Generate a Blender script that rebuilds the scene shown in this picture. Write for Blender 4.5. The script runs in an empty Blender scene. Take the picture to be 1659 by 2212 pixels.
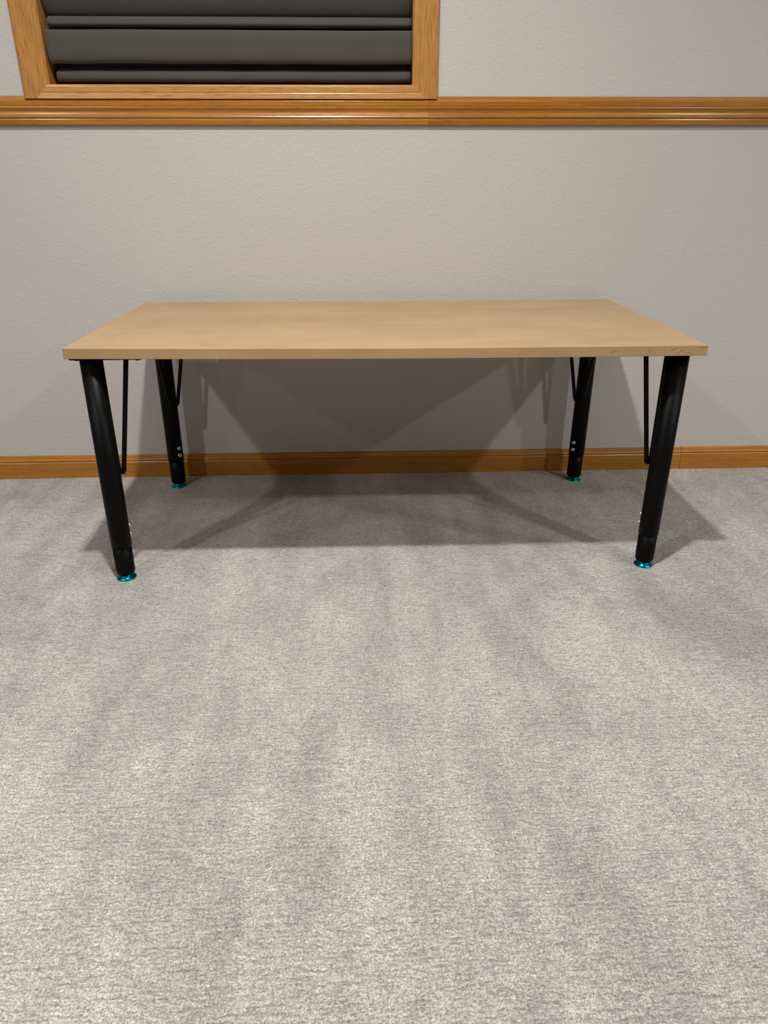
import bpy, bmesh, math, random
import numpy as np
from mathutils import Vector, Matrix

# ------------------------------------------------------------------ camera
SC = bpy.context.scene
COL = SC.collection
FPX = 1567.65                      # focal length in pixels of the 1659 x 2212 frame
cd = bpy.data.cameras.new('camera')
cam = bpy.data.objects.new('camera', cd)
COL.objects.link(cam)
cd.sensor_fit = 'VERTICAL'
cd.sensor_height = 36.0
cd.lens = FPX / 2212.0 * 36.0
cd.clip_start = 0.02
rt = Vector((0.999163113, -0.0409008048, -0.000444132))
up = Vector((0.01711601, 0.40821479, 0.91272544))
fw = Vector((0.0371499, 0.91196919, -0.40857322))
M = Matrix((rt, up, -fw)).transposed().to_4x4()
M.translation = Vector((0, 0, 0.774486))
cam.matrix_world = M
SC.camera = cam

# ------------------------------------------------------------------ world, light, exposure
w = bpy.data.worlds.new('world')
SC.world = w
w.use_nodes = True
w.node_tree.nodes['Background'].inputs[0].default_value = (0.01, 0.012, 0.016, 1)
w.node_tree.nodes['Background'].inputs[1].default_value = 0.2
SC.view_settings.view_transform = 'Standard'
SC.view_settings.look = 'None'
SC.view_settings.gamma = 1.0
SC.view_settings.exposure = 0.065
SC.view_settings.use_curve_mapping = False

CEIL = 2.44
# recessed ceiling lamps: x, y, watts
LAMPS = [(-0.14, 0.74, 38), (-1.75, -0.50, 31), (2.04, -0.50, 35),
         (3.69, -0.30, 50), (-3.40, -0.30, 16)]
for i, (lx, ly, pw) in enumerate(LAMPS):
    ld = bpy.data.lights.new('ceiling_lamp_light', 'AREA')
    ld.shape = 'DISK'
    ld.size = 0.09 if i == 0 else 0.13
    ld.energy = pw
    ld.spread = math.radians(150)
    ld.color = (1.0, 0.985, 0.95)
    lo = bpy.data.objects.new('ceiling_lamp_light', ld)
    lo.location = (lx, ly, 2.40)
    COL.objects.link(lo)

# ------------------------------------------------------------------ helpers
def link(name, me, m=None, parent=None, smooth=False):
    if m is not None:
        for mm in (m if isinstance(m, (list, tuple)) else [m]):
            me.materials.append(mm)
    if smooth:
        for p in me.polygons:
            p.use_smooth = True
    o = bpy.data.objects.new(name, me)
    COL.objects.link(o)
    if parent is not None:
        o.parent = parent
    return o

def obj(name, bm, m=None, parent=None, smooth=False):
    bmesh.ops.recalc_face_normals(bm, faces=bm.faces)
    me = bpy.data.meshes.new(name)
    bm.to_mesh(me)
    bm.free()
    return link(name, me, m, parent, smooth)

def add_box(bm, x0, x1, y0, y1, z0, z1, bev=0.0, seg=2):
    r = bmesh.ops.create_cube(bm, size=1.0)
    for v in r['verts']:
        v.co = Vector((x0 + (v.co.x + .5) * (x1 - x0), y0 + (v.co.y + .5) * (y1 - y0), z0 + (v.co.z + .5) * (z1 - z0)))
    if bev > 0:
        es = list({e for v in r['verts'] for e in v.link_edges})
        bmesh.ops.bevel(bm, geom=es, offset=bev, segments=seg, affect='EDGES', profile=0.5)

def add_lathe(bm, prof, seg=48, mat=None, cap=True):
    """prof: list of (radius, z) bottom to top, around z"""
    rings = []
    for r, z in prof:
        ring = []
        for k in range(seg):
            a = 2 * math.pi * k / seg
            co = Vector((r * math.cos(a), r * math.sin(a), z))
            ring.append(bm.verts.new(mat @ co if mat else co))
        rings.append(ring)
    for a, b in zip(rings, rings[1:]):
        for k in range(seg):
            bm.faces.new((a[k], a[(k + 1) % seg], b[(k + 1) % seg], b[k]))
    if cap:
        bm.faces.new(list(reversed(rings[0])))
        bm.faces.new(rings[-1])

def add_tube(bm, pts, rad, seg=16):
    n = len(pts)
    rings = []
    prev = None
    for i, p in enumerate(pts):
        t = (pts[min(i + 1, n - 1)] - pts[max(i - 1, 0)]).normalized()
        if prev is None:
            a = Vector((1, 0, 0)) if abs(t.x) < .9 else Vector((0, 1, 0))
            u = t.cross(a).normalized()
        else:
            u = (prev - t * prev.dot(t)).normalized()
        prev = u
        v = t.cross(u)
        rings.append([bm.verts.new(p + rad * (math.cos(2 * math.pi * k / seg) * u + math.sin(2 * math.pi * k / seg) * v)) for k in range(seg)])
    for a, b in zip(rings, rings[1:]):
        for k in range(seg):
            bm.faces.new((a[k], a[(k + 1) % seg], b[(k + 1) % seg], b[k]))
    bm.faces.new(rings[0])
    bm.faces.new(rings[-1])

def add_profile(bm, prof, x0, x1, axis='x', cut0=None, cut1=None):
    """extrude closed (depth y, height z) polygon along x between x0 and x1"""
    n = len(prof)
    A = [bm.verts.new((x0 if cut0 is None else cut0(z), y, z)) for y, z in prof]
    B = [bm.verts.new((x1 if cut1 is None else cut1(z), y, z)) for y, z in prof]
    for k in range(n):
        bm.faces.new((A[k], A[(k + 1) % n], B[(k + 1) % n], B[k]))
    bm.faces.new(A)
    bm.faces.new(list(reversed(B)))

def tag(o, label, cat, group=None):
    o['label'] = label
    o['category'] = cat
    if group:
        o['group'] = group
    return o

def struct(o):
    o['kind'] = 'structure'
    return o

def empty(name, loc=(0, 0, 0)):
    o = bpy.data.objects.new(name, None)
    o.empty_display_size = 0.05
    COL.objects.link(o)
    o.location = loc
    return o

# ------------------------------------------------------------------ materials
class NT:
    def __init__(s, name):
        s.m = bpy.data.materials.new(name)
        s.m.use_nodes = True
        s.t = s.m.node_tree
        s.b = s.t.nodes['Principled BSDF']
        s.out = s.t.nodes['Material Output']
        s.tc = s.t.nodes.new('ShaderNodeTexCoord')
    def new(s, kind, **kw):
        n = s.t.nodes.new(kind)
        for k, v in kw.items():
            setattr(n, k, v)
        return n
    def ln(s, a, b):
        s.t.links.new(a, b)
    def mapping(s, scale=(1, 1, 1), rot=(0, 0, 0), loc=(0, 0, 0), src=None):
        n = s.new('ShaderNodeMapping')
        n.inputs['Scale'].default_value = scale
        n.inputs['Rotation'].default_value = rot
        n.inputs['Location'].default_value = loc
        s.ln(src or s.tc.outputs['Object'], n.inputs['Vector'])
        return n.outputs['Vector']
    def noise(s, vec, scale, detail=3, rough=.55, dist=0.0):
        n = s.new('ShaderNodeTexNoise')
        n.inputs['Scale'].default_value = scale
        n.inputs['Detail'].default_value = detail
        n.inputs['Roughness'].default_value = rough
        n.inputs['Distortion'].default_value = dist
        s.ln(vec, n.inputs['Vector'])
        return n.outputs['Fac']
    def ramp(s, fac, stops):
        n = s.new('ShaderNodeValToRGB')
        e = n.color_ramp.elements
        while len(e) > 1:
            e.remove(e[-1])
        e[0].position = stops[0][0]
        e[0].color = stops[0][1] if len(stops[0][1]) == 4 else (*stops[0][1], 1)
        for p, c in stops[1:]:
            q = e.new(p)
            q.color = c if len(c) == 4 else (*c, 1)
        s.ln(fac, n.inputs['Fac'])
        return n.outputs['Color']
    def math(s, op, a, b=None, c=None, clamp=False):
        n = s.new('ShaderNodeMath', operation=op)
        n.use_clamp = clamp
        for i, v in enumerate((a, b, c)):
            if v is None:
                continue
            if isinstance(v, (int, float)):
                n.inputs[i].default_value = v
            else:
                s.ln(v, n.inputs[i])
        return n.outputs[0]
    def mix(s, fac, a, b, mode='MIX'):
        n = s.new('ShaderNodeMix', data_type='RGBA', blend_type=mode)
        for sock, v in ((n.inputs[0], fac), (n.inputs[6], a), (n.inputs[7], b)):
            if isinstance(v, (int, float)):
                sock.default_value = v
            elif isinstance(v, tuple):
                sock.default_value = v if len(v) == 4 else (*v, 1)
            else:
                s.ln(v, sock)
        return n.outputs[2]
    def bump(s, height, strength, dist, normal=None):
        n = s.new('ShaderNodeBump')
        n.inputs['Strength'].default_value = strength
        n.inputs['Distance'].default_value = dist
        s.ln(height, n.inputs['Height'])
        if normal is not None:
            s.ln(normal, n.inputs['Normal'])
        return n.outputs['Normal']
    def set(s, color=None, rough=None, metal=None, normal=None, spec=None, **kw):
        for key, v in (('Base Color', color), ('Roughness', rough), ('Metallic', metal), ('Normal', normal), ('Specular IOR Level', spec)):
            if v is None:
                continue
            if isinstance(v, (int, float)):
                s.b.inputs[key].default_value = v
            elif isinstance(v, tuple):
                s.b.inputs[key].default_value = v if len(v) == 4 else (*v, 1)
            else:
                s.ln(v, s.b.inputs[key])
        for k, v in kw.items():
            s.b.inputs[k.replace('_', ' ')].default_value = v
        return s.m

def mat_wall():
    n = NT('painted_orange_peel_wall')
    v = n.mapping()
    big = n.noise(v, 3.0, 3)
    col = n.mix(n.math('MULTIPLY', big, 0.5), (0.500, 0.472, 0.445), (0.525, 0.502, 0.480))
    warp = n.noise(v, 230, 2, .5, .25)
    fine = n.noise(v, 600, 2, .5)
    lump = n.noise(n.mapping((1, 1, 1.35)), 130, 1.5, .5, .15)
    spat = n.ramp(n.noise(v, 95, 1, .4), [(0.60, (0, 0, 0)), (0.74, (1, 1, 1))])
    h = n.math('ADD', n.math('MULTIPLY', warp, 0.6), n.math('MULTIPLY', fine, 0.22))
    h = n.math('ADD', h, n.math('MULTIPLY', lump, 0.6))
    h = n.math('ADD', h, n.math('MULTIPLY', spat, 0.25))
    nm = n.bump(h, 0.55, 0.0017)
    return n.set(col, 0.62, 0, nm, 0.35)

def mat_ceiling():
    n = NT('white_ceiling_paint')
    nm = n.bump(n.noise(n.mapping(), 60, 3), 0.4, 0.002)
    return n.set((0.74, 0.72, 0.68), 0.8, 0, nm)

def mat_oak(name, along, seed=0.0, tint=1.0, pale=0.1):
    """along: axis of the grain"""
    n = NT(name)
    L, X = 2.0, 26.0
    sc = {'x': (L, X, X), 'z': (X, X, L)}[along]
    v = n.mapping(sc, loc=(seed, seed * 1.7, seed * .3))
    a = n.noise(v, 1.6, 5, .55, 1.2)
    fine = n.noise(n.mapping({'x': (26, 640, 640), 'z': (640, 640, 26)}[along], loc=(seed, 0, seed)), 1.0, 3, .6, .2)
    wv = n.new('ShaderNodeTexWave', wave_type='BANDS', bands_direction={'x': 'Z', 'z': 'X'}[along], wave_profile='SAW')
    wv.inputs['Scale'].default_value = 1.3
    wv.inputs['Distortion'].default_value = 9.0
    wv.inputs['Detail'].default_value = 3.0
    wv.inputs['Detail Scale'].default_value = 0.9
    n.ln(n.mapping({'x': (1.1, 22, 22), 'z': (22, 22, 1.1)}[along], loc=(seed * 2, 0, seed)), wv.inputs['Vector'])
    t = tint
    gb = lambda c: (c[0] * t, c[1] * t * (.95 + .05 * pale / .6), c[2] * t * (.75 + .25 * pale / .6))
    c = n.ramp(a, [(0.25, gb((0.345, 0.128, 0.0085))), (0.5, gb((0.43, 0.180, 0.015))), (0.78, gb((0.52, 0.240, 0.034)))])
    c = n.mix(n.math('MULTIPLY', n.ramp(wv.outputs['Fac'], [(0.55, (0, 0, 0)), (1.0, (1, 1, 1))]), 0.42), c, (0.27 * t, 0.092 * t, 0.006 * t))
    c = n.mix(pale, c, (0.47 * t, 0.245 * t, 0.090 * t))
    pores = n.ramp(fine, [(0.34, (1, 1, 1)), (0.52, (0, 0, 0))])
    c = n.mix(n.math('MULTIPLY', pores, 0.50 + 0.2 * pale), c, (0.20 * t, 0.066 * t, 0.005 * t))
    wob = n.noise(n.mapping(), 30, 2)
    h = n.math('ADD', n.math('MULTIPLY', fine, 0.5), n.math('MULTIPLY', wob, 0.5))
    nm = n.bump(h, 0.40, 0.0012)
    return n.set(c, 0.30, 0, nm, 0.45, Coat_Weight=0.22, Coat_Roughness=0.16)

def mat_mdf(edge=False):
    n = NT('raw_mdf_edge' if edge else 'raw_mdf_face')
    blot = n.noise(n.mapping((2.0, 3.5, 3.5)), 2.3, 4, .6, .6)
    streak = n.noise(n.mapping((10, 60, 60) if not edge else (22, 60, 60)), 2.0, 4, .6, .5)
    fib = n.noise(n.mapping((160, 700, 700) if not edge else (420, 700, 600)), 1.0, 4, .7)
    if edge:
        stops = [(0.3, (0.320, 0.196, 0.088)), (0.7, (0.405, 0.262, 0.128))]
    else:
        stops = [(0.28, (0.350, 0.235, 0.122)), (0.5, (0.405, 0.277, 0.150)), (0.75, (0.445, 0.310, 0.174))]
    c = n.ramp(blot, stops)
    c = n.mix(n.math('MULTIPLY', n.ramp(streak, [(0.35, (1, 1, 1)), (0.55, (0, 0, 0))]), 0.22), c, (0.36, 0.245, 0.138))
    c = n.mix(n.math('MULTIPLY', n.ramp(fib, [(0.3, (1, 1, 1)), (0.6, (0, 0, 0))]), 0.16), c, (0.31, 0.205, 0.115))
    smudge = n.ramp(n.noise(n.mapping((5, 3, 3), rot=(0, 0, .5)), 1.7, 2, .5, 1.5), [(0.60, (0, 0, 0)), (0.72, (1, 1, 1))])
    c = n.mix(n.math('MULTIPLY', smudge, 0.22), c, (0.35, 0.222, 0.125))
    nm = n.bump(n.math('ADD', fib, n.math('MULTIPLY', streak, .5 if not edge else .1)), 0.18 if not edge else 0.5, 0.0007)
    return n.set(c, 0.52 if not edge else 0.75, 0, nm, 0.4)

def mat_carpet():
    n = NT('loop_pile_carpet')
    v0 = n.mapping()
    wob = n.new('ShaderNodeTexNoise')
    wob.inputs['Scale'].default_value = 90
    wob.inputs['Detail'].default_value = 2
    n.ln(v0, wob.inputs['Vector'])
    off = n.new('ShaderNodeVectorMath', operation='MULTIPLY_ADD')
    n.ln(wob.outputs['Color'], off.inputs[0])
    off.inputs[1].default_value = (0.005, 0.004, 0.0)
    n.ln(v0, off.inputs[2])
    vw = off.outputs[0]
    off2 = n.new('ShaderNodeVectorMath', operation='MULTIPLY_ADD')
    n.ln(wob.outputs['Color'], off2.inputs[0])
    off2.inputs[1].default_value = (0.010, 0.0015, 0.0)
    n.ln(v0, off2.inputs[2])
    # round yarn tufts, a little wider than deep
    t1 = n.new('ShaderNodeTexVoronoi', feature='F1')
    t1.inputs['Scale'].default_value = 1.0
    t1.inputs['Randomness'].default_value = 0.9
    n.ln(n.mapping((260, 330, 1), src=vw), t1.inputs['Vector'])
    tuft = n.ramp(t1.outputs['Distance'], [(0.10, (1, 1, 1)), (0.80, (0, 0, 0))])
    fibre = n.noise(n.mapping((620, 420, 1), rot=(0, 0, .5)), 1.0, 3, .7)
    grain = n.noise(n.mapping((300, 360, 1), src=vw), 1.0, 4, .75)
    row = n.noise(n.mapping((90, 300, 1), src=vw), 1.0, 2, .6)
    seam = n.noise(n.mapping((300, 70, 1), src=vw), 1.0, 2, .6)
    big = n.noise(n.mapping((4.2, 2.6, 1), rot=(0, 0, .18)), 1.0, 4, .62, .6)
    band = n.noise(n.mapping((16, 2.2, 1)), 1.0, 3, .6, .4)
    patch = n.noise(n.mapping((11, 13, 1)), 1.0, 3, .65)
    clump = n.noise(n.mapping((60, 75, 1)), 1.0, 2, .6)
    dash = n.noise(n.mapping((24, 210, 1), loc=(3, 9, 0), src=off2.outputs[0]), 1.0, 3, .65)
    dashd = n.ramp(dash, [(0.36, (1, 1, 1)), (0.43, (0, 0, 0))])
    dashl = n.ramp(dash, [(0.58, (0, 0, 0)), (0.66, (1, 1, 1))])
    rowg = n.ramp(row, [(0.36, (0, 0, 0)), (0.50, (1, 1, 1))])
    seamg = n.ramp(seam, [(0.33, (0, 0, 0)), (0.42, (1, 1, 1))])
    h = n.math('MULTIPLY', tuft, 0.9)
    h = n.math('ADD', h, n.math('MULTIPLY', fibre, 0.9))
    h = n.math('ADD', h, n.math('MULTIPLY', grain, 0.8))
    h = n.math('ADD', h, n.math('MULTIPLY', rowg, 0.5))
    h = n.math('ADD', h, n.math('MULTIPLY', seamg, 0.4))
    h = n.math('ADD', h, n.math('MULTIPLY', clump, 0.6))
    h = n.math('SUBTRACT', h, n.math('MULTIPLY', dashd, 0.5))
    # yarn colours: pale taupe, with shade in the gaps between tufts painted in
    c = n.ramp(grain, [(0.32, (0.190, 0.172, 0.150)), (0.45, (0.415, 0.387, 0.352)), (0.55, (0.590, 0.555, 0.512)), (0.68, (0.900, 0.865, 0.815))])
    c = n.mix(n.math('MULTIPLY', n.ramp(fibre, [(0.50, (0, 0, 0)), (0.68, (1, 1, 1))]), 0.75), c, (0.90, 0.87, 0.82))  # bright fibre tips: highlights painted into the yarn colour
    c = n.mix(n.math('MULTIPLY', n.ramp(fibre, [(0.32, (1, 1, 1)), (0.46, (0, 0, 0))]), 0.45), c, (0.20, 0.183, 0.160))
    c = n.mix(n.math('MULTIPLY', n.math('SUBTRACT', 1.0, rowg), 0.42), c, (0.190, 0.173, 0.150))
    c = n.mix(n.math('MULTIPLY', n.math('SUBTRACT', 1.0, seamg), 0.34), c, (0.190, 0.173, 0.150))
    c = n.mix(n.math('MULTIPLY', dashd, 0.26), c, (0.185, 0.168, 0.146))
    c = n.mix(n.math('MULTIPLY', n.math('MULTIPLY', dashl, n.ramp(fibre, [(0.44, (0, 0, 0)), (0.60, (1, 1, 1))])), 0.65), c, (0.97, 0.94, 0.89))  # glints along the rows, painted as near-white dashes
    shade = n.math('ADD', n.math('MULTIPLY', big, 0.52), n.math('MULTIPLY', band, 0.30))
    shade = n.math('ADD', shade, n.math('MULTIPLY', patch, 0.18))
    nap = n.ramp(shade, [(0.37, (0.71, 0.70, 0.685)), (0.50, (0.96, 0.96, 0.955)), (0.60, (1.15, 1.15, 1.145))])
    c = n.mix(1.0, c, nap, 'MULTIPLY')
    hue = n.noise(n.mapping((17, 15, 1), loc=(5, 3, 0)), 1.0, 3, .6)
    c = n.mix(1.0, c, n.ramp(hue, [(0.42, (0.99, 1.0, 0.985)), (0.58, (1.015, 0.985, 0.975))]), 'MULTIPLY')
    nm = n.bump(h, 1.0, 0.0026)
    return n.set(c, 0.85, 0, nm, 0.25, Sheen_Weight=0.2, Sheen_Roughness=0.5)

def mat_simple(name, col, rough, metal=0.0, spec=0.5, bump=None, **kw):
    n = NT(name)
    nm = None
    v = n.mapping()
    nz = n.noise(v, 90, 3)
    c2 = tuple(min(1, x * 1.12 + .0005) for x in col)
    c = n.mix(nz, col, c2)
    if bump:
        nm = n.bump(n.noise(v, bump[0], 2), bump[1], bump[2])
    return n.set(c, rough, metal, nm, spec, **kw)

def mat_fabric():
    n = NT('grey_shade_fabric')
    v = n.mapping()
    weave = n.noise(n.mapping((1500, 1500, 1900)), 1.0, 1)
    c = n.mix(n.noise(v, 12, 3), (0.056, 0.052, 0.048), (0.066, 0.061, 0.056))
    nm = n.bump(n.math('ADD', n.math('MULTIPLY', weave, .25), n.noise(n.mapping((6, 6, 22)), 1.0, 2)), 0.35, 0.004)
    return n.set(c, 0.8, 0, nm, 0.3, Sheen_Weight=0.2)

MW = mat_wall()
MC = mat_ceiling()
OAKX = mat_oak('oak_trim_grain_along', 'x', 0.0, 0.92)
OAKX2 = mat_oak('oak_trim_grain_second_board', 'x', 7.3, 0.80, 0.03)
OAKX3 = mat_oak('oak_casing_bottom_grain', 'x', 13.1, 1.10, 0.6)
OAKZ = mat_oak('oak_casing_upright_grain', 'z', 3.7, 1.02, 0.6)
OAKB = mat_oak('oak_baseboard_grain', 'x', 21.0, 0.95)
OAKB2 = mat_oak('oak_baseboard_second_grain', 'x', 31.0, 0.97)
MDF, MDFE = mat_mdf(), mat_mdf(True)
MDARK = mat_simple('chipped_mdf_crack', (0.12, 0.07, 0.035), 0.9)
BLACK = mat_simple('black_powder_coat', (0.0024, 0.0024, 0.0025), 0.40, 0, 0.08, (900, 0.15, 0.0003))
TEAL = mat_simple('teal_anodized_metal', (0.0, 0.20, 0.30), 0.22, 1.0)
STEEL = mat_simple('zinc_bolt_steel', (0.62, 0.62, 0.60), 0.33, 1.0)
FAB = mat_fabric()
PLASTIC = mat_simple('light_plastic_cover', (0.56, 0.53, 0.50), 0.4)
CARPET = mat_carpet()
SASH = mat_simple('dark_window_sash', (0.10, 0.055, 0.02), 0.4)
NIGHT = mat_simple('night_glass', (0.01, 0.01, 0.012), 0.05)

# ------------------------------------------------------------------ room shell
X0, X1, Y0, Y1 = -4.4, 5.8, -4.6, 2.0180
WX0, WX1, WZ0, WZ1 = -0.7135, 0.1530, 0.9988, 1.95      # window opening

bm = bmesh.new()
# back wall with a real opening for the window
RO_ = 0.004            # rough opening, a little larger than the jamb
add_box(bm, X0, WX0 - RO_, Y1, Y1 + .13, 0, CEIL)
add_box(bm, WX1 + RO_, X1, Y1, Y1 + .13, 0, CEIL)
add_box(bm, WX0 - RO_, WX1 + RO_, Y1, Y1 + .13, 0, WZ0 - RO_)
add_box(bm, WX0 - RO_, WX1 + RO_, Y1, Y1 + .13, WZ1 + RO_, CEIL)
bmesh.ops.remove_doubles(bm, verts=bm.verts, dist=1e-5)
struct(obj('wall_back', bm, MW))
bm = bmesh.new(); add_box(bm, X0 - .1, X0, Y0, Y1 + .13, 0, CEIL); struct(obj('wall_left', bm, MW))
bm = bmesh.new(); add_box(bm, X1, X1 + .1, Y0, Y1 + .13, 0, CEIL); struct(obj('wall_right', bm, MW))
bm = bmesh.new(); add_box(bm, X0 - .1, X1 + .1, Y0 - .1, Y0, 0, CEIL); struct(obj('wall_front', bm, MW))
bm = bmesh.new(); add_box(bm, X0 - .1, X1 + .1, Y0 - .1, Y1 + .13, CEIL, CEIL + .1); struct(obj('ceiling', bm, MC))

# carpeted floor: gentle real undulation of the pile, tufts in the material
def floor_mesh():
    xs = np.unique(np.concatenate([np.linspace(X0 - .1, -1.5, 8), np.arange(-1.5, 1.7, 0.010), np.linspace(1.7, X1 + .1, 10)]))
    ys = np.unique(np.concatenate([np.linspace(Y0 - .1, 0.3, 8), np.arange(0.3, Y1, 0.010), [Y1, Y1 + .13]]))
    rng = np.random.RandomState(4)
    XX, YY = np.meshgrid(xs, ys)
    Z = np.zeros_like(XX)
    for _ in range(60):
        fx, fy = rng.normal(0, 30), rng.normal(0, 45)
        Z += np.sin(fx * XX + fy * YY + rng.rand() * 6.28)
    Z *= 0.00006
    ny, nx = XX.shape
    verts = np.stack([XX, YY, Z], -1).reshape(-1, 3)
    i = np.arange(ny - 1)[:, None] * nx + np.arange(nx - 1)[None, :]
    f = np.stack([i, i + 1, i + nx + 1, i + nx], -1).reshape(-1, 4)
    me = bpy.data.meshes.new('floor')
    me.vertices.add(len(verts)); me.vertices.foreach_set('co', verts.ravel())
    me.loops.add(f.size); me.loops.foreach_set('vertex_index', f.ravel())
    me.polygons.add(len(f)); me.polygons.foreach_set('loop_start', np.arange(0, f.size, 4))
    me.update(calc_edges=True)
    return me
struct(link('floor', floor_mesh(), CARPET, None, True))

def arc(cy, cz, r, a0, a1, n=6):
    return [(cy + r * math.cos(math.radians(a0 + (a1 - a0) * k / n)), cz + r * math.sin(math.radians(a0 + (a1 - a0) * k / n))) for k in range(n + 1)]

# baseboard profile (y towards the room is smaller)
def base_prof(dz=0.0, dy=0.0):
    f = 2.0095 + dy
    p = [(Y1 - .0005, -0.004), (f, -0.004), (f, 0.0460 + dz), (f + 0.0012, 0.0478 + dz), (f + 0.0030, 0.0486 + dz)]
    p += [(f + 0.0012, 0.0500 + dz), (f + 0.0008, 0.0530 + dz), (f + 0.0022, 0.0560 + dz), (f + 0.0046, 0.0580 + dz)]
    p += [(f + 0.0050, 0.0605 + dz), (f + 0.0062, 0.0640 + dz), (f + 0.0085, 0.0663 + dz), (Y1 - .0005, 0.0668 + dz)]
    return p
bm = bmesh.new(); add_profile(bm, base_prof(), X0, 0.9690)
struct(obj('baseboard_back', bm, OAKB))
bm = bmesh.new(); add_profile(bm, base_prof(0.0014, -0.0012), 0.9694, X1)
struct(obj('baseboard_back.001', bm, OAKB2))
for nm, x0, x1, y0, y1 in (('baseboard_left', X0, X0 + .012, Y0, 2.012), ('baseboard_right', X1 - .012, X1, Y0, 2.012), ('baseboard_front', X0, X1, Y0, Y0 + .012)):
    bm = bmesh.new(); add_box(bm, x0, x1, y0, y1, -0.004, .067, .003); struct(obj(nm, bm, OAKB))

# chair rail: two boards that meet under the window's right upright
def rail_prof():
    f = 2.0052
    p = [(Y1 - .0005, 0.9138), (f + 0.0048, 0.9138), (f + 0.0034, 0.9144), (f + 0.0026, 0.9165), (f + 0.0018, 0.9245), (f + 0.0022, 0.9262)]
    p += [(f + 0.0040, 0.9272), (f + 0.0018, 0.9285), (f + 0.0008, 0.9302), (f + 0.0018, 0.9325)]
    p += [(f + 0.0042, 0.9360), (f + 0.0052, 0.9400), (f + 0.0044, 0.9440), (f + 0.0022, 0.9475), (f + 0.0008, 0.9500), (f + 0.0012, 0.9522)]
    p += [(f + 0.0048, 0.9536), (f + 0.0042, 0.9552), (f + 0.0044, 0.9640), (f + 0.0058, 0.9672)]
    p += [(f + 0.0078, 0.9690), (f + 0.0084, 0.9735), (f + 0.0100, 0.9752), (Y1 - .0005, 0.9752)]
    return p
bm = bmesh.new(); add_profile(bm, rail_prof(), X0, 0.1910)
struct(obj('trim_1', bm, OAKX))
bm = bmesh.new(); add_profile(bm, [(y + (-.0003 if y < 2.02 else 0), z - .0003) for y, z in rail_prof()], 0.1914, X1)
struct(obj('trim_2', bm, OAKX2))

# ------------------------------------------------------------------ window
win = struct(empty('window_1', ((WX0 + WX1) / 2, Y1, WZ0)))
def wpart(name, bm, m, smooth=False, label=None):
    o = obj(name, bm, m, win, smooth)
    o.matrix_parent_inverse = Matrix.Translation(-Vector(win.location))
    if label:
        o['label'] = label
    return o
CW = 0.0597            # casing width
ZB = 0.9690            # the casing stands on the rail
def cas_prof_across():
    # (distance from the opening edge, y)
    q = [(0.0, .0105), (0.0015, .0090), (0.005, .0082), (0.0155, .0076), (0.0172, .0086), (0.0190, .0078),
         (0.030, .0062), (0.046, .0048), (0.054, .0050), (0.0585, .0070), (CW, .0100)]
    return [(0.0, Y1)] + [(d, Y1 - .0165 + y) for d, y in q] + [(CW, Y1 - .0005)]
def side_casing(sx, xe):
    bm = bmesh.new()
    pr = cas_prof_across()
    def ring(zf):
        return [bm.verts.new((xe + sx * d, y, zf(d))) for d, y in pr]
    lo = ring(lambda d: max(WZ0 - d, ZB))
    hi = ring(lambda d: WZ1 + d)
    n = len(pr)
    # extra points keep the mitre corner true
    for k in range(n):
        bm.faces.new((lo[k], lo[(k + 1) % n], hi[(k + 1) % n], hi[k]))
    bm.faces.new(lo); bm.faces.new(list(reversed(hi)))
    return bm
wpart('side_casing', side_casing(-1, WX0), OAKZ)
wpart('side_casing', side_casing(1, WX1), OAKZ)
def flat_casing(zsgn, ze, clip=None):
    bm = bmesh.new()
    pr = cas_prof_across()
    L, R = [], []
    for d, y in pr:
        dd = d if clip is None else min(d, clip)
        L.append(bm.verts.new((WX0 - dd, y, ze + zsgn * dd)))
        R.append(bm.verts.new((WX1 + dd, y, ze + zsgn * dd)))
    n = len(pr)
    for k in range(n):
        bm.faces.new((L[k], L[(k + 1) % n], R[(k + 1) % n], R[k]))
    bm.faces.new(L); bm.faces.new(list(reversed(R)))
    bmesh.ops.remove_doubles(bm, verts=bm.verts, dist=1e-6)
    return bm
wpart('bottom_casing', flat_casing(-1, WZ0, WZ0 - ZB), OAKX3)
wpart('top_casing', flat_casing(1, WZ1), OAKX3)
bm = bmesh.new()
add_box(bm, WX0 - .0001, WX0 + .0035, Y1 - .004, Y1 + .12, WZ0 - .0001, WZ1)
add_box(bm, WX1 - .002, WX1 + .0001, Y1 - .004, Y1 + .12, WZ0 - .0001, WZ1)
add_box(bm, WX0 + .0035, WX1 - .002, Y1 - .004, Y1 + .12, WZ0 - .0001, WZ0 + .0004)
add_box(bm, WX0 + .0035, WX1 - .002, Y1 - .004, Y1 + .12, WZ1 - .003, WZ1 + .0001)
wpart('window_jamb', bm, OAKZ)
bm = bmesh.new()
a, b, c, d = WX0 + .004, WX1 - .002, WZ0 + .003, WZ1 - .003
add_box(bm, a, a + .04, Y1 + .085, Y1 + .115, c, d, .003)
add_box(bm, b - .04, b, Y1 + .085, Y1 + .115, c, d, .003)
add_box(bm, a + .04, b - .04, Y1 + .085, Y1 + .115, c, c + .04, .003)
add_box(bm, a + .04, b - .04, Y1 + .085, Y1 + .115, d - .04, d, .003)
wpart('window_sash', bm, SASH)
bm = bmesh.new(); add_box(bm, a + .04, b - .04, Y1 + .098, Y1 + .104, c + .04, d - .04)
wpart('window_pane', bm, NIGHT)

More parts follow.
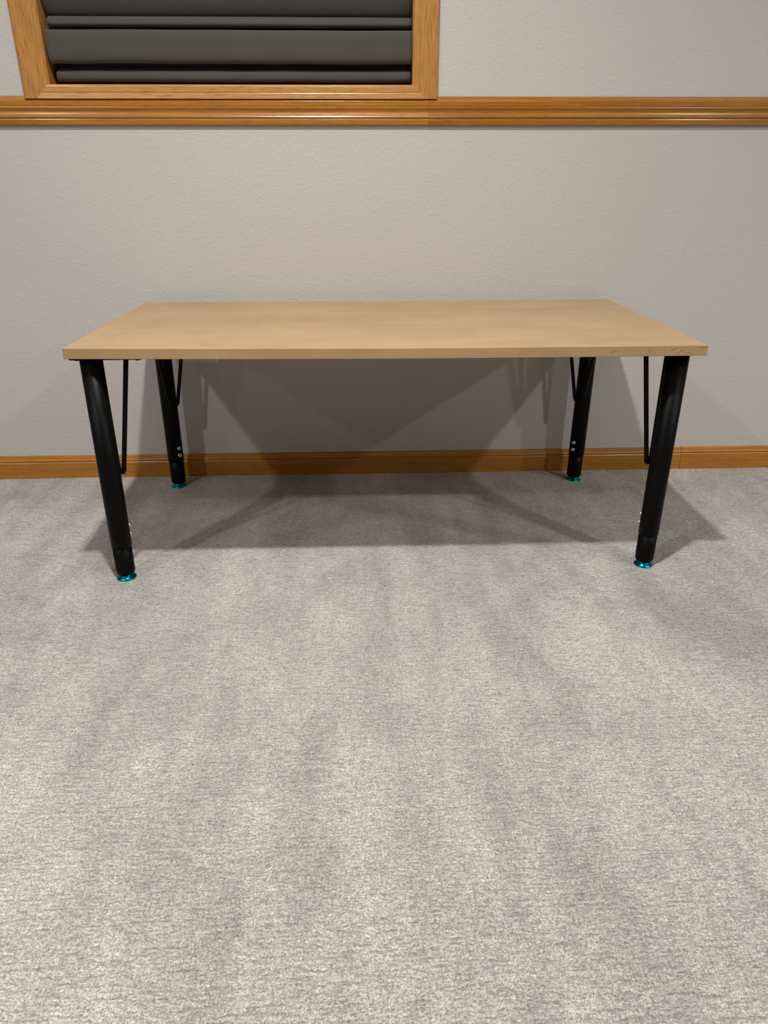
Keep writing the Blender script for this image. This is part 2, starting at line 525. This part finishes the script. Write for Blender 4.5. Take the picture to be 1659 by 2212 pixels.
# ------------------------------------------------------------------ roman shade
shade = empty('roman_shade', ((WX0 + WX1) / 2, Y1 + .03, 1.02))
tag(shade, 'dark grey fabric roman shade hanging in soft folds inside the oak window frame', 'window shade')
random.seed(3)
def cloth(name, path, x0, x1, thick=0.0022, wav=0.0, seed=0, nx=90, taper=0.0, vw=0.0):
    """path: (y, z) points from top to bottom; swept along x as a thick cloth"""
    rng = random.Random(seed)
    ph = [(rng.uniform(3, 12), rng.uniform(0, 6.3), rng.uniform(.4, 1)) for _ in range(4)]
    # smooth the path
    P = [Vector(p) for p in path]
    for _ in range(2):
        Q = [P[0]]
        for u, v in zip(P, P[1:]):
            Q += [u * .75 + v * .25, u * .25 + v * .75]
        Q.append(P[-1]); P = Q
    N = []
    for i in range(len(P)):
        t = (P[min(i + 1, len(P) - 1)] - P[max(i - 1, 0)]).normalized()
        N.append(Vector((-t.y, t.x)))
    out = [P[i] + N[i] * thick / 2 for i in range(len(P))] + [P[i] - N[i] * thick / 2 for i in reversed(range(len(P)))]
    z0 = max(p.y for p in P); z1 = min(p.y for p in P)
    bm = bmesh.new(); rows = []
    for k in range(nx + 1):
        s = k / nx
        w_ = sum(a * math.sin(f * s * 3.0 + p) for f, p, a in ph) / 4
        w2 = sum(a * math.sin(f * s * 2.1 + p * 2) for f, p, a in ph) / 4
        row = []
        for q in out:
            g = (z0 - q.y) / max(1e-6, z0 - z1)
            xx = x0 + taper * g + (x1 - x0 - taper * g) * s
            row.append(bm.verts.new((xx, q.x + wav * w_ * g, q.y + vw * w2)))
        rows.append(row)
    n = len(out)
    for A, B in zip(rows, rows[1:]):
        for k in range(n):
            bm.faces.new((A[k], A[(k + 1) % n], B[(k + 1) % n], B[k]))
    bm.faces.new(rows[0]); bm.faces.new(list(reversed(rows[-1])))
    o = obj(name, bm, FAB, shade, True)
    o.matrix_parent_inverse = Matrix.Translation(-Vector(shade.location))
    return o
xl, xr = WX0 + .0062, WX1 - .0032
YW = Y1
cloth('fold', [(YW + .040, 1.93), (YW + .034, 1.60), (YW + .018, 1.36), (YW + .010, 1.25), (YW + .014, 1.195), (YW + .030, 1.160), (YW + .045, 1.143), (YW + .056, 1.146)], xl, xr, wav=.004, seed=1)
o = cloth('hem_pocket', [(YW + .058, 1.145), (YW + .034, 1.141), (YW + .027, 1.137), (YW + .022, 1.130), (YW + .021, 1.1245), (YW + .026, 1.1210), (YW + .040, 1.1215), (YW + .060, 1.126)], xl + .006, xr - .001, wav=.001, seed=2, vw=.0008)
o['label'] = 'narrow raised fabric strip above the wide lower fold'
cloth('fold', [(YW + .050, 1.100), (YW + .030, 1.1090), (YW + .014, 1.1120), (YW + .005, 1.1085), (YW + .002, 1.098), (YW + .001, 1.080), (YW + .001, 1.058), (YW + .005, 1.0470), (YW + .016, 1.0440), (YW + .040, 1.054), (YW + .056, 1.068)], xl + .004, xr, wav=.003, seed=5, vw=.0010, taper=.0)
cloth('fold', [(YW + .062, 1.075), (YW + .060, 1.050), (YW + .050, 1.0375), (YW + .030, 1.0310), (YW + .020, 1.0270), (YW + .017, 1.0190), (YW + .018, 1.0115), (YW + .024, 1.0085), (YW + .045, 1.0105), (YW + .060, 1.018)], xl + .010, xr - .002, wav=.002, seed=8, vw=.0010)

# ------------------------------------------------------------------ outlet plate behind the table
outlet = empty('wall_outlet', (-0.432, Y1, 0.391))
tag(outlet, 'pale double wall outlet plate peeking out below the table near its left rear leg', 'outlet')
bm = bmesh.new(); add_box(bm, -0.0605, 0.0605, -0.0055, -0.0003, -0.0575, 0.0575, 0.002, 3)
obj('cover_plate', bm, PLASTIC, outlet)
for s in (-1, 1):
    bm = bmesh.new(); add_box(bm, s * .023 - .0165, s * .023 + .0165, -.0085, -.005, -.033, .033, .0015)
    obj('receptacle', bm, PLASTIC, outlet)

# ------------------------------------------------------------------ table
TX, TY, TL, TD, TT, TYAW = -0.54167, 1.37410, 1.21930, 0.60777, 0.0198, -0.00249
table = empty('table', (TX + TL / 2, TY + TD / 2, 0))
tag(table, 'low table with a raw MDF top and four black tube legs on the grey carpet', 'table')
PINV = Matrix.Translation(-Vector(table.location))
cyw, syw = math.cos(TYAW), math.sin(TYAW)
def tdz(u, v):
    """twist and sag of the board; u, v in 0..1"""
    u = min(1, max(0, u)); v = min(1, max(0, v))
    f = (1 - u) * 0.0018 + u * (-0.0020)
    b = (1 - u) * 0.0 + u * 0.0008
    sag = -math.sin(math.pi * u) * (0.0026 * (1 - v) + 0.0012 * v)
    return f * (1 - v) + b * v + sag
def tpt(u, v, z):
    x, y = u * TL, v * TD
    return Vector((TX + cyw * x - syw * y, TY + syw * x + cyw * y, z + tdz(u, v)))
def top_mesh():
    bm = bmesh.new()
    NU, NV = 60, 24
    e = 0.0006
    def grid(z, inset):
        g = []
        for j in range(NV + 1):
            row = []
            for i in range(NU + 1):
                u = i / NU; v = j / NV
                uu = inset / TL + u * (1 - 2 * inset / TL); vv = inset / TD + v * (1 - 2 * inset / TD)
                row.append(bm.verts.new(tpt(uu, vv, z)))
            g.append(row)
        return g
    t = grid(0.5, e)
    b = grid(0.5 - TT, e)
    for g in (t, b):
        for j in range(NV):
            for i in range(NU):
                bm.faces.new((g[j][i], g[j][i + 1], g[j + 1][i + 1], g[j + 1][i])).material_index = 0
    def bord(g):
        r = [g[0][i] for i in range(NU)] + [g[j][NU] for j in range(NV)] + [g[NV][i] for i in range(NU, 0, -1)] + [g[j][0] for j in range(NV, 0, -1)]
        return r
    uvb = [(i / NU, 0) for i in range(NU)] + [(1, j / NV) for j in range(NV)] + [(i / NU, 1) for i in range(NU, 0, -1)] + [(0, j / NV) for j in range(NV, 0, -1)]
    m1 = [bm.verts.new(tpt(u, v, .5 - e)) for u, v in uvb]
    m2 = [bm.verts.new(tpt(u, v, .5 - TT + e)) for u, v in uvb]
    tb, bb = bord(t), bord(b)
    n = len(tb)
    for A, B in ((tb, m1), (m1, m2), (m2, bb)):
        for k in range(n):
            bm.faces.new((A[k], A[(k + 1) % n], B[(k + 1) % n], B[k])).material_index = 1
    # swollen fibre bumps and a split on the front edge near the right corner
    rng = random.Random(2)
    pts = [(0.6088, 0.4910), (0.6127, 0.4932), (0.6249, 0.4950), (0.6319, 0.4964), (0.6257, 0.4905), (0.6207, 0.4864), (0.6370, 0.4846),
           (0.6407, 0.4859), (0.6485, 0.4828), (0.5757, 0.4896), (0.6730, 0.4815), (0.5800, .4900), (0.6100, .4918), (0.6350, .4850), (.622, .4832), (.586, .4905), (.640, .4905), (.668, .4890)]
    for k, (x, z) in enumerate(pts):
        r = (0.0012 if k < 9 else 0.0007) * rng.uniform(.8, 1.25)
        y = TY + syw * (x - TX)
        ret = bmesh.ops.create_icosphere(bm, subdivisions=2, radius=r)
        for vv in ret['verts']:
            vv.co = Vector((x + vv.co.x * 1.25 + .0006 * math.sin(900 * vv.co.z), y + vv.co.y * .8, z + vv.co.z * .85))
        for fc in {f for vv in ret['verts'] for f in vv.link_faces}:
            fc.material_index = 1
            fc.smooth = True
    for (xa, za, xb, zb, hw) in ((0.6571, 0.4934, 0.6765, 0.4943, .00045), (0.5625, .4876, 0.5665, .4886, .0006), (0.4960, .4872, .5010, .4886, .0005), (.4890, .4860, .4925, .4864, .0004)):
        y = TY + syw * (xa - TX) - 0.00025
        vs = [bm.verts.new((xa, y, za)), bm.verts.new(((xa + xb) / 2, y, (za + zb) / 2 - hw)), bm.verts.new((xb, y, zb - hw * .8)), bm.verts.new((xb, y, zb + hw * .8)), bm.verts.new(((xa + xb) / 2, y, (za + zb) / 2 + hw))]
        vb = [bm.verts.new(v_.co + Vector((0, .001, 0))) for v_ in vs]
        fs = [bm.faces.new(vs), bm.faces.new(list(reversed(vb)))]
        for k in range(5):
            fs.append(bm.faces.new((vs[k], vs[(k + 1) % 5], vb[(k + 1) % 5], vb[k])))
        for fc in fs:
            fc.material_index = 2
    return bm
tt = obj('tabletop', top_mesh(), [MDF, MDFE, MDARK], table)
tt.matrix_parent_inverse = PINV
tt['label'] = 'raw tan MDF board top with a chipped front right corner'

def leg_set(fx, fy, tx, ty, sx, sy):
    """foot at (fx, fy, 0), top under the board at (tx, ty); sx, sy point to the table's middle"""
    zt = 0.5 - TT + tdz((tx - TX) / TL, (ty - TY) / TD)
    PL = 0.003
    base, head = Vector((fx, fy, 0)), Vector((tx, ty, zt - PL + .0005))
    ax = head - base
    def shear(p):           # follow the slight lean
        return Vector((p.x + fx + ax.x / ax.z * p.z, p.y + fy + ax.y / ax.z * p.z, p.z))
    def place(bm):
        for v in bm.verts:
            v.co = shear(v.co)
        return bm
    RO, RI = 0.0213, 0.0199
    bm = bmesh.new()
    add_lathe(bm, [(RI + .0002, .0775), (RO - .0003, .0765), (RO, .0772), (RO, head.z)], 64)
    leg = obj('leg', place(bm), BLACK, table, True)
    leg.matrix_parent_inverse = PINV
    def sub(name, bm, m, smooth=True, label=None):
        o = obj(name, place(bm), m, leg, smooth)
        if label:
            o['label'] = label
        return o
    bm = bmesh.new()
    add_lathe(bm, [(0.0125, .0098), (0.0150, .0100), (0.0176, .0120), (RI - .0004, .0150), (RI, .0175), (RI, .0900)], 64)
    sub('lower_tube', bm, BLACK)
    bm = bmesh.new()
    add_lathe(bm, [(0.0175, -.0012), (0.0206, -.0004), (0.0209, .0008), (0.0202, .0020), (0.0176, .0048), (0.0150, .0066), (0.0138, .0080), (0.0138, .0100)], 64)
    sub('foot', bm, TEAL, True, 'shiny teal blue flared metal foot')
    # two bolts on the inner diagonal
    dv = Vector((sx, sy, 0)).normalized()
    sd = Vector((-dv.y, dv.x, 0))
    for zb in (0.1170, 0.0967):
        mt = Matrix((sd, Vector((0, 0, 1)), dv)).transposed().to_4x4()
        mt.translation = Vector((0, 0, zb)) + dv * (RO - .001)
        bm = bmesh.new()
        add_lathe(bm, [(0.0054, 0), (0.0054, .0022), (0.0056, .0034), (0.0051, .0044), (0.0036, .0049), (0.0024, .0049), (0.0022, .0038)], 24, mt)
        sub('bolt', bm, STEEL, True, 'silver bolt head on the leg')
    # bent rod brace
    rr = 0.0047
    hz = head.z
    c0 = 0.0150 + rr * .75
    A = Vector((sx * .0680, sy * -.004, hz))
    B = Vector((sx * -.006, sy * .0680, hz))
    # bottom of the U beside the tube on the inner diagonal
    D = Vector((sx * c0, sy * c0, 0.2325 + rr))
    sdv = Vector((sx, -sy, 0)).normalized()
    rb = 0.0125
    pa = D + sdv * rb + Vector((0, 0, rb))
    pb = D - sdv * rb + Vector((0, 0, rb))
    # keep both shanks outside the tube
    pts = [A.lerp(pa, t) for t in np.linspace(0, 1, 10)]
    for k in range(1, 12):
        a = math.pi * k / 12
        pts.append(D + Vector((0, 0, rb)) + sdv * rb * math.cos(a) - Vector((0, 0, rb)) * math.sin(a))
    pts += [pb.lerp(B, t) for t in np.linspace(0, 1, 10)]
    # push any point clear of the tube
    q = []
    for p in pts:
        rad = math.hypot(p.x, p.y)
        lim = RO + rr * .8
        if rad < lim:
            s_ = lim / max(rad, 1e-6)
            p = Vector((p.x * s_, p.y * s_, p.z))
        q.append(p)
    bm = bmesh.new(); add_tube(bm, q, rr, 20)
    sub('brace', bm, BLACK, True, 'bent black rod brace')
    # square mounting plate and its screws; edges measured from the leg axis
    o0, o1 = -0.031, 0.104
    bm = bmesh.new()
    xs = sorted((sx * o0, sx * o1)); ys = sorted((sy * -.029, sy * .106))
    add_box(bm, xs[0], xs[1], ys[0], ys[1], hz - .0005, hz + PL - .0006, .0008, 2)
    sub('mounting_plate', bm, BLACK, False)
    for (px, py) in ((o0 + .011, -.018), (o1 - .011, -.018), (o0 + .011, .095), (o1 - .011, .095)):
        mt = Matrix.Translation(Vector((sx * px, sy * py, hz - .0035)))
        bm = bmesh.new()
        add_lathe(bm, [(0.0020, .0), (0.0042, .0006), (0.0058, .0018), (0.0062, .0032)], 24, mt)
        sub('screw', bm, BLACK)
    return leg
leg_set(-.5034, 1.4069, -.5032, 1.4069, 1, 1)
leg_set(.6415, 1.4188, .6440, 1.4188, -1, 1)
leg_set(-.5035, 1.9366, -.5045, 1.9366, 1, -1)
leg_set(.6289, 1.9392, .6325, 1.9392, -1, -1)

# the chair rail and the window hang a hair off level
TILT = Matrix.Translation((0, 0, .95)) @ Matrix.Rotation(-0.0024, 4, 'Y') @ Matrix.Translation((0, 0, -.95))
for nm in ('trim_1', 'trim_2', 'window_1', 'roman_shade'):
    o = bpy.data.objects[nm]
    o.matrix_world = TILT @ Matrix.LocRotScale(o.location, o.rotation_euler, o.scale)
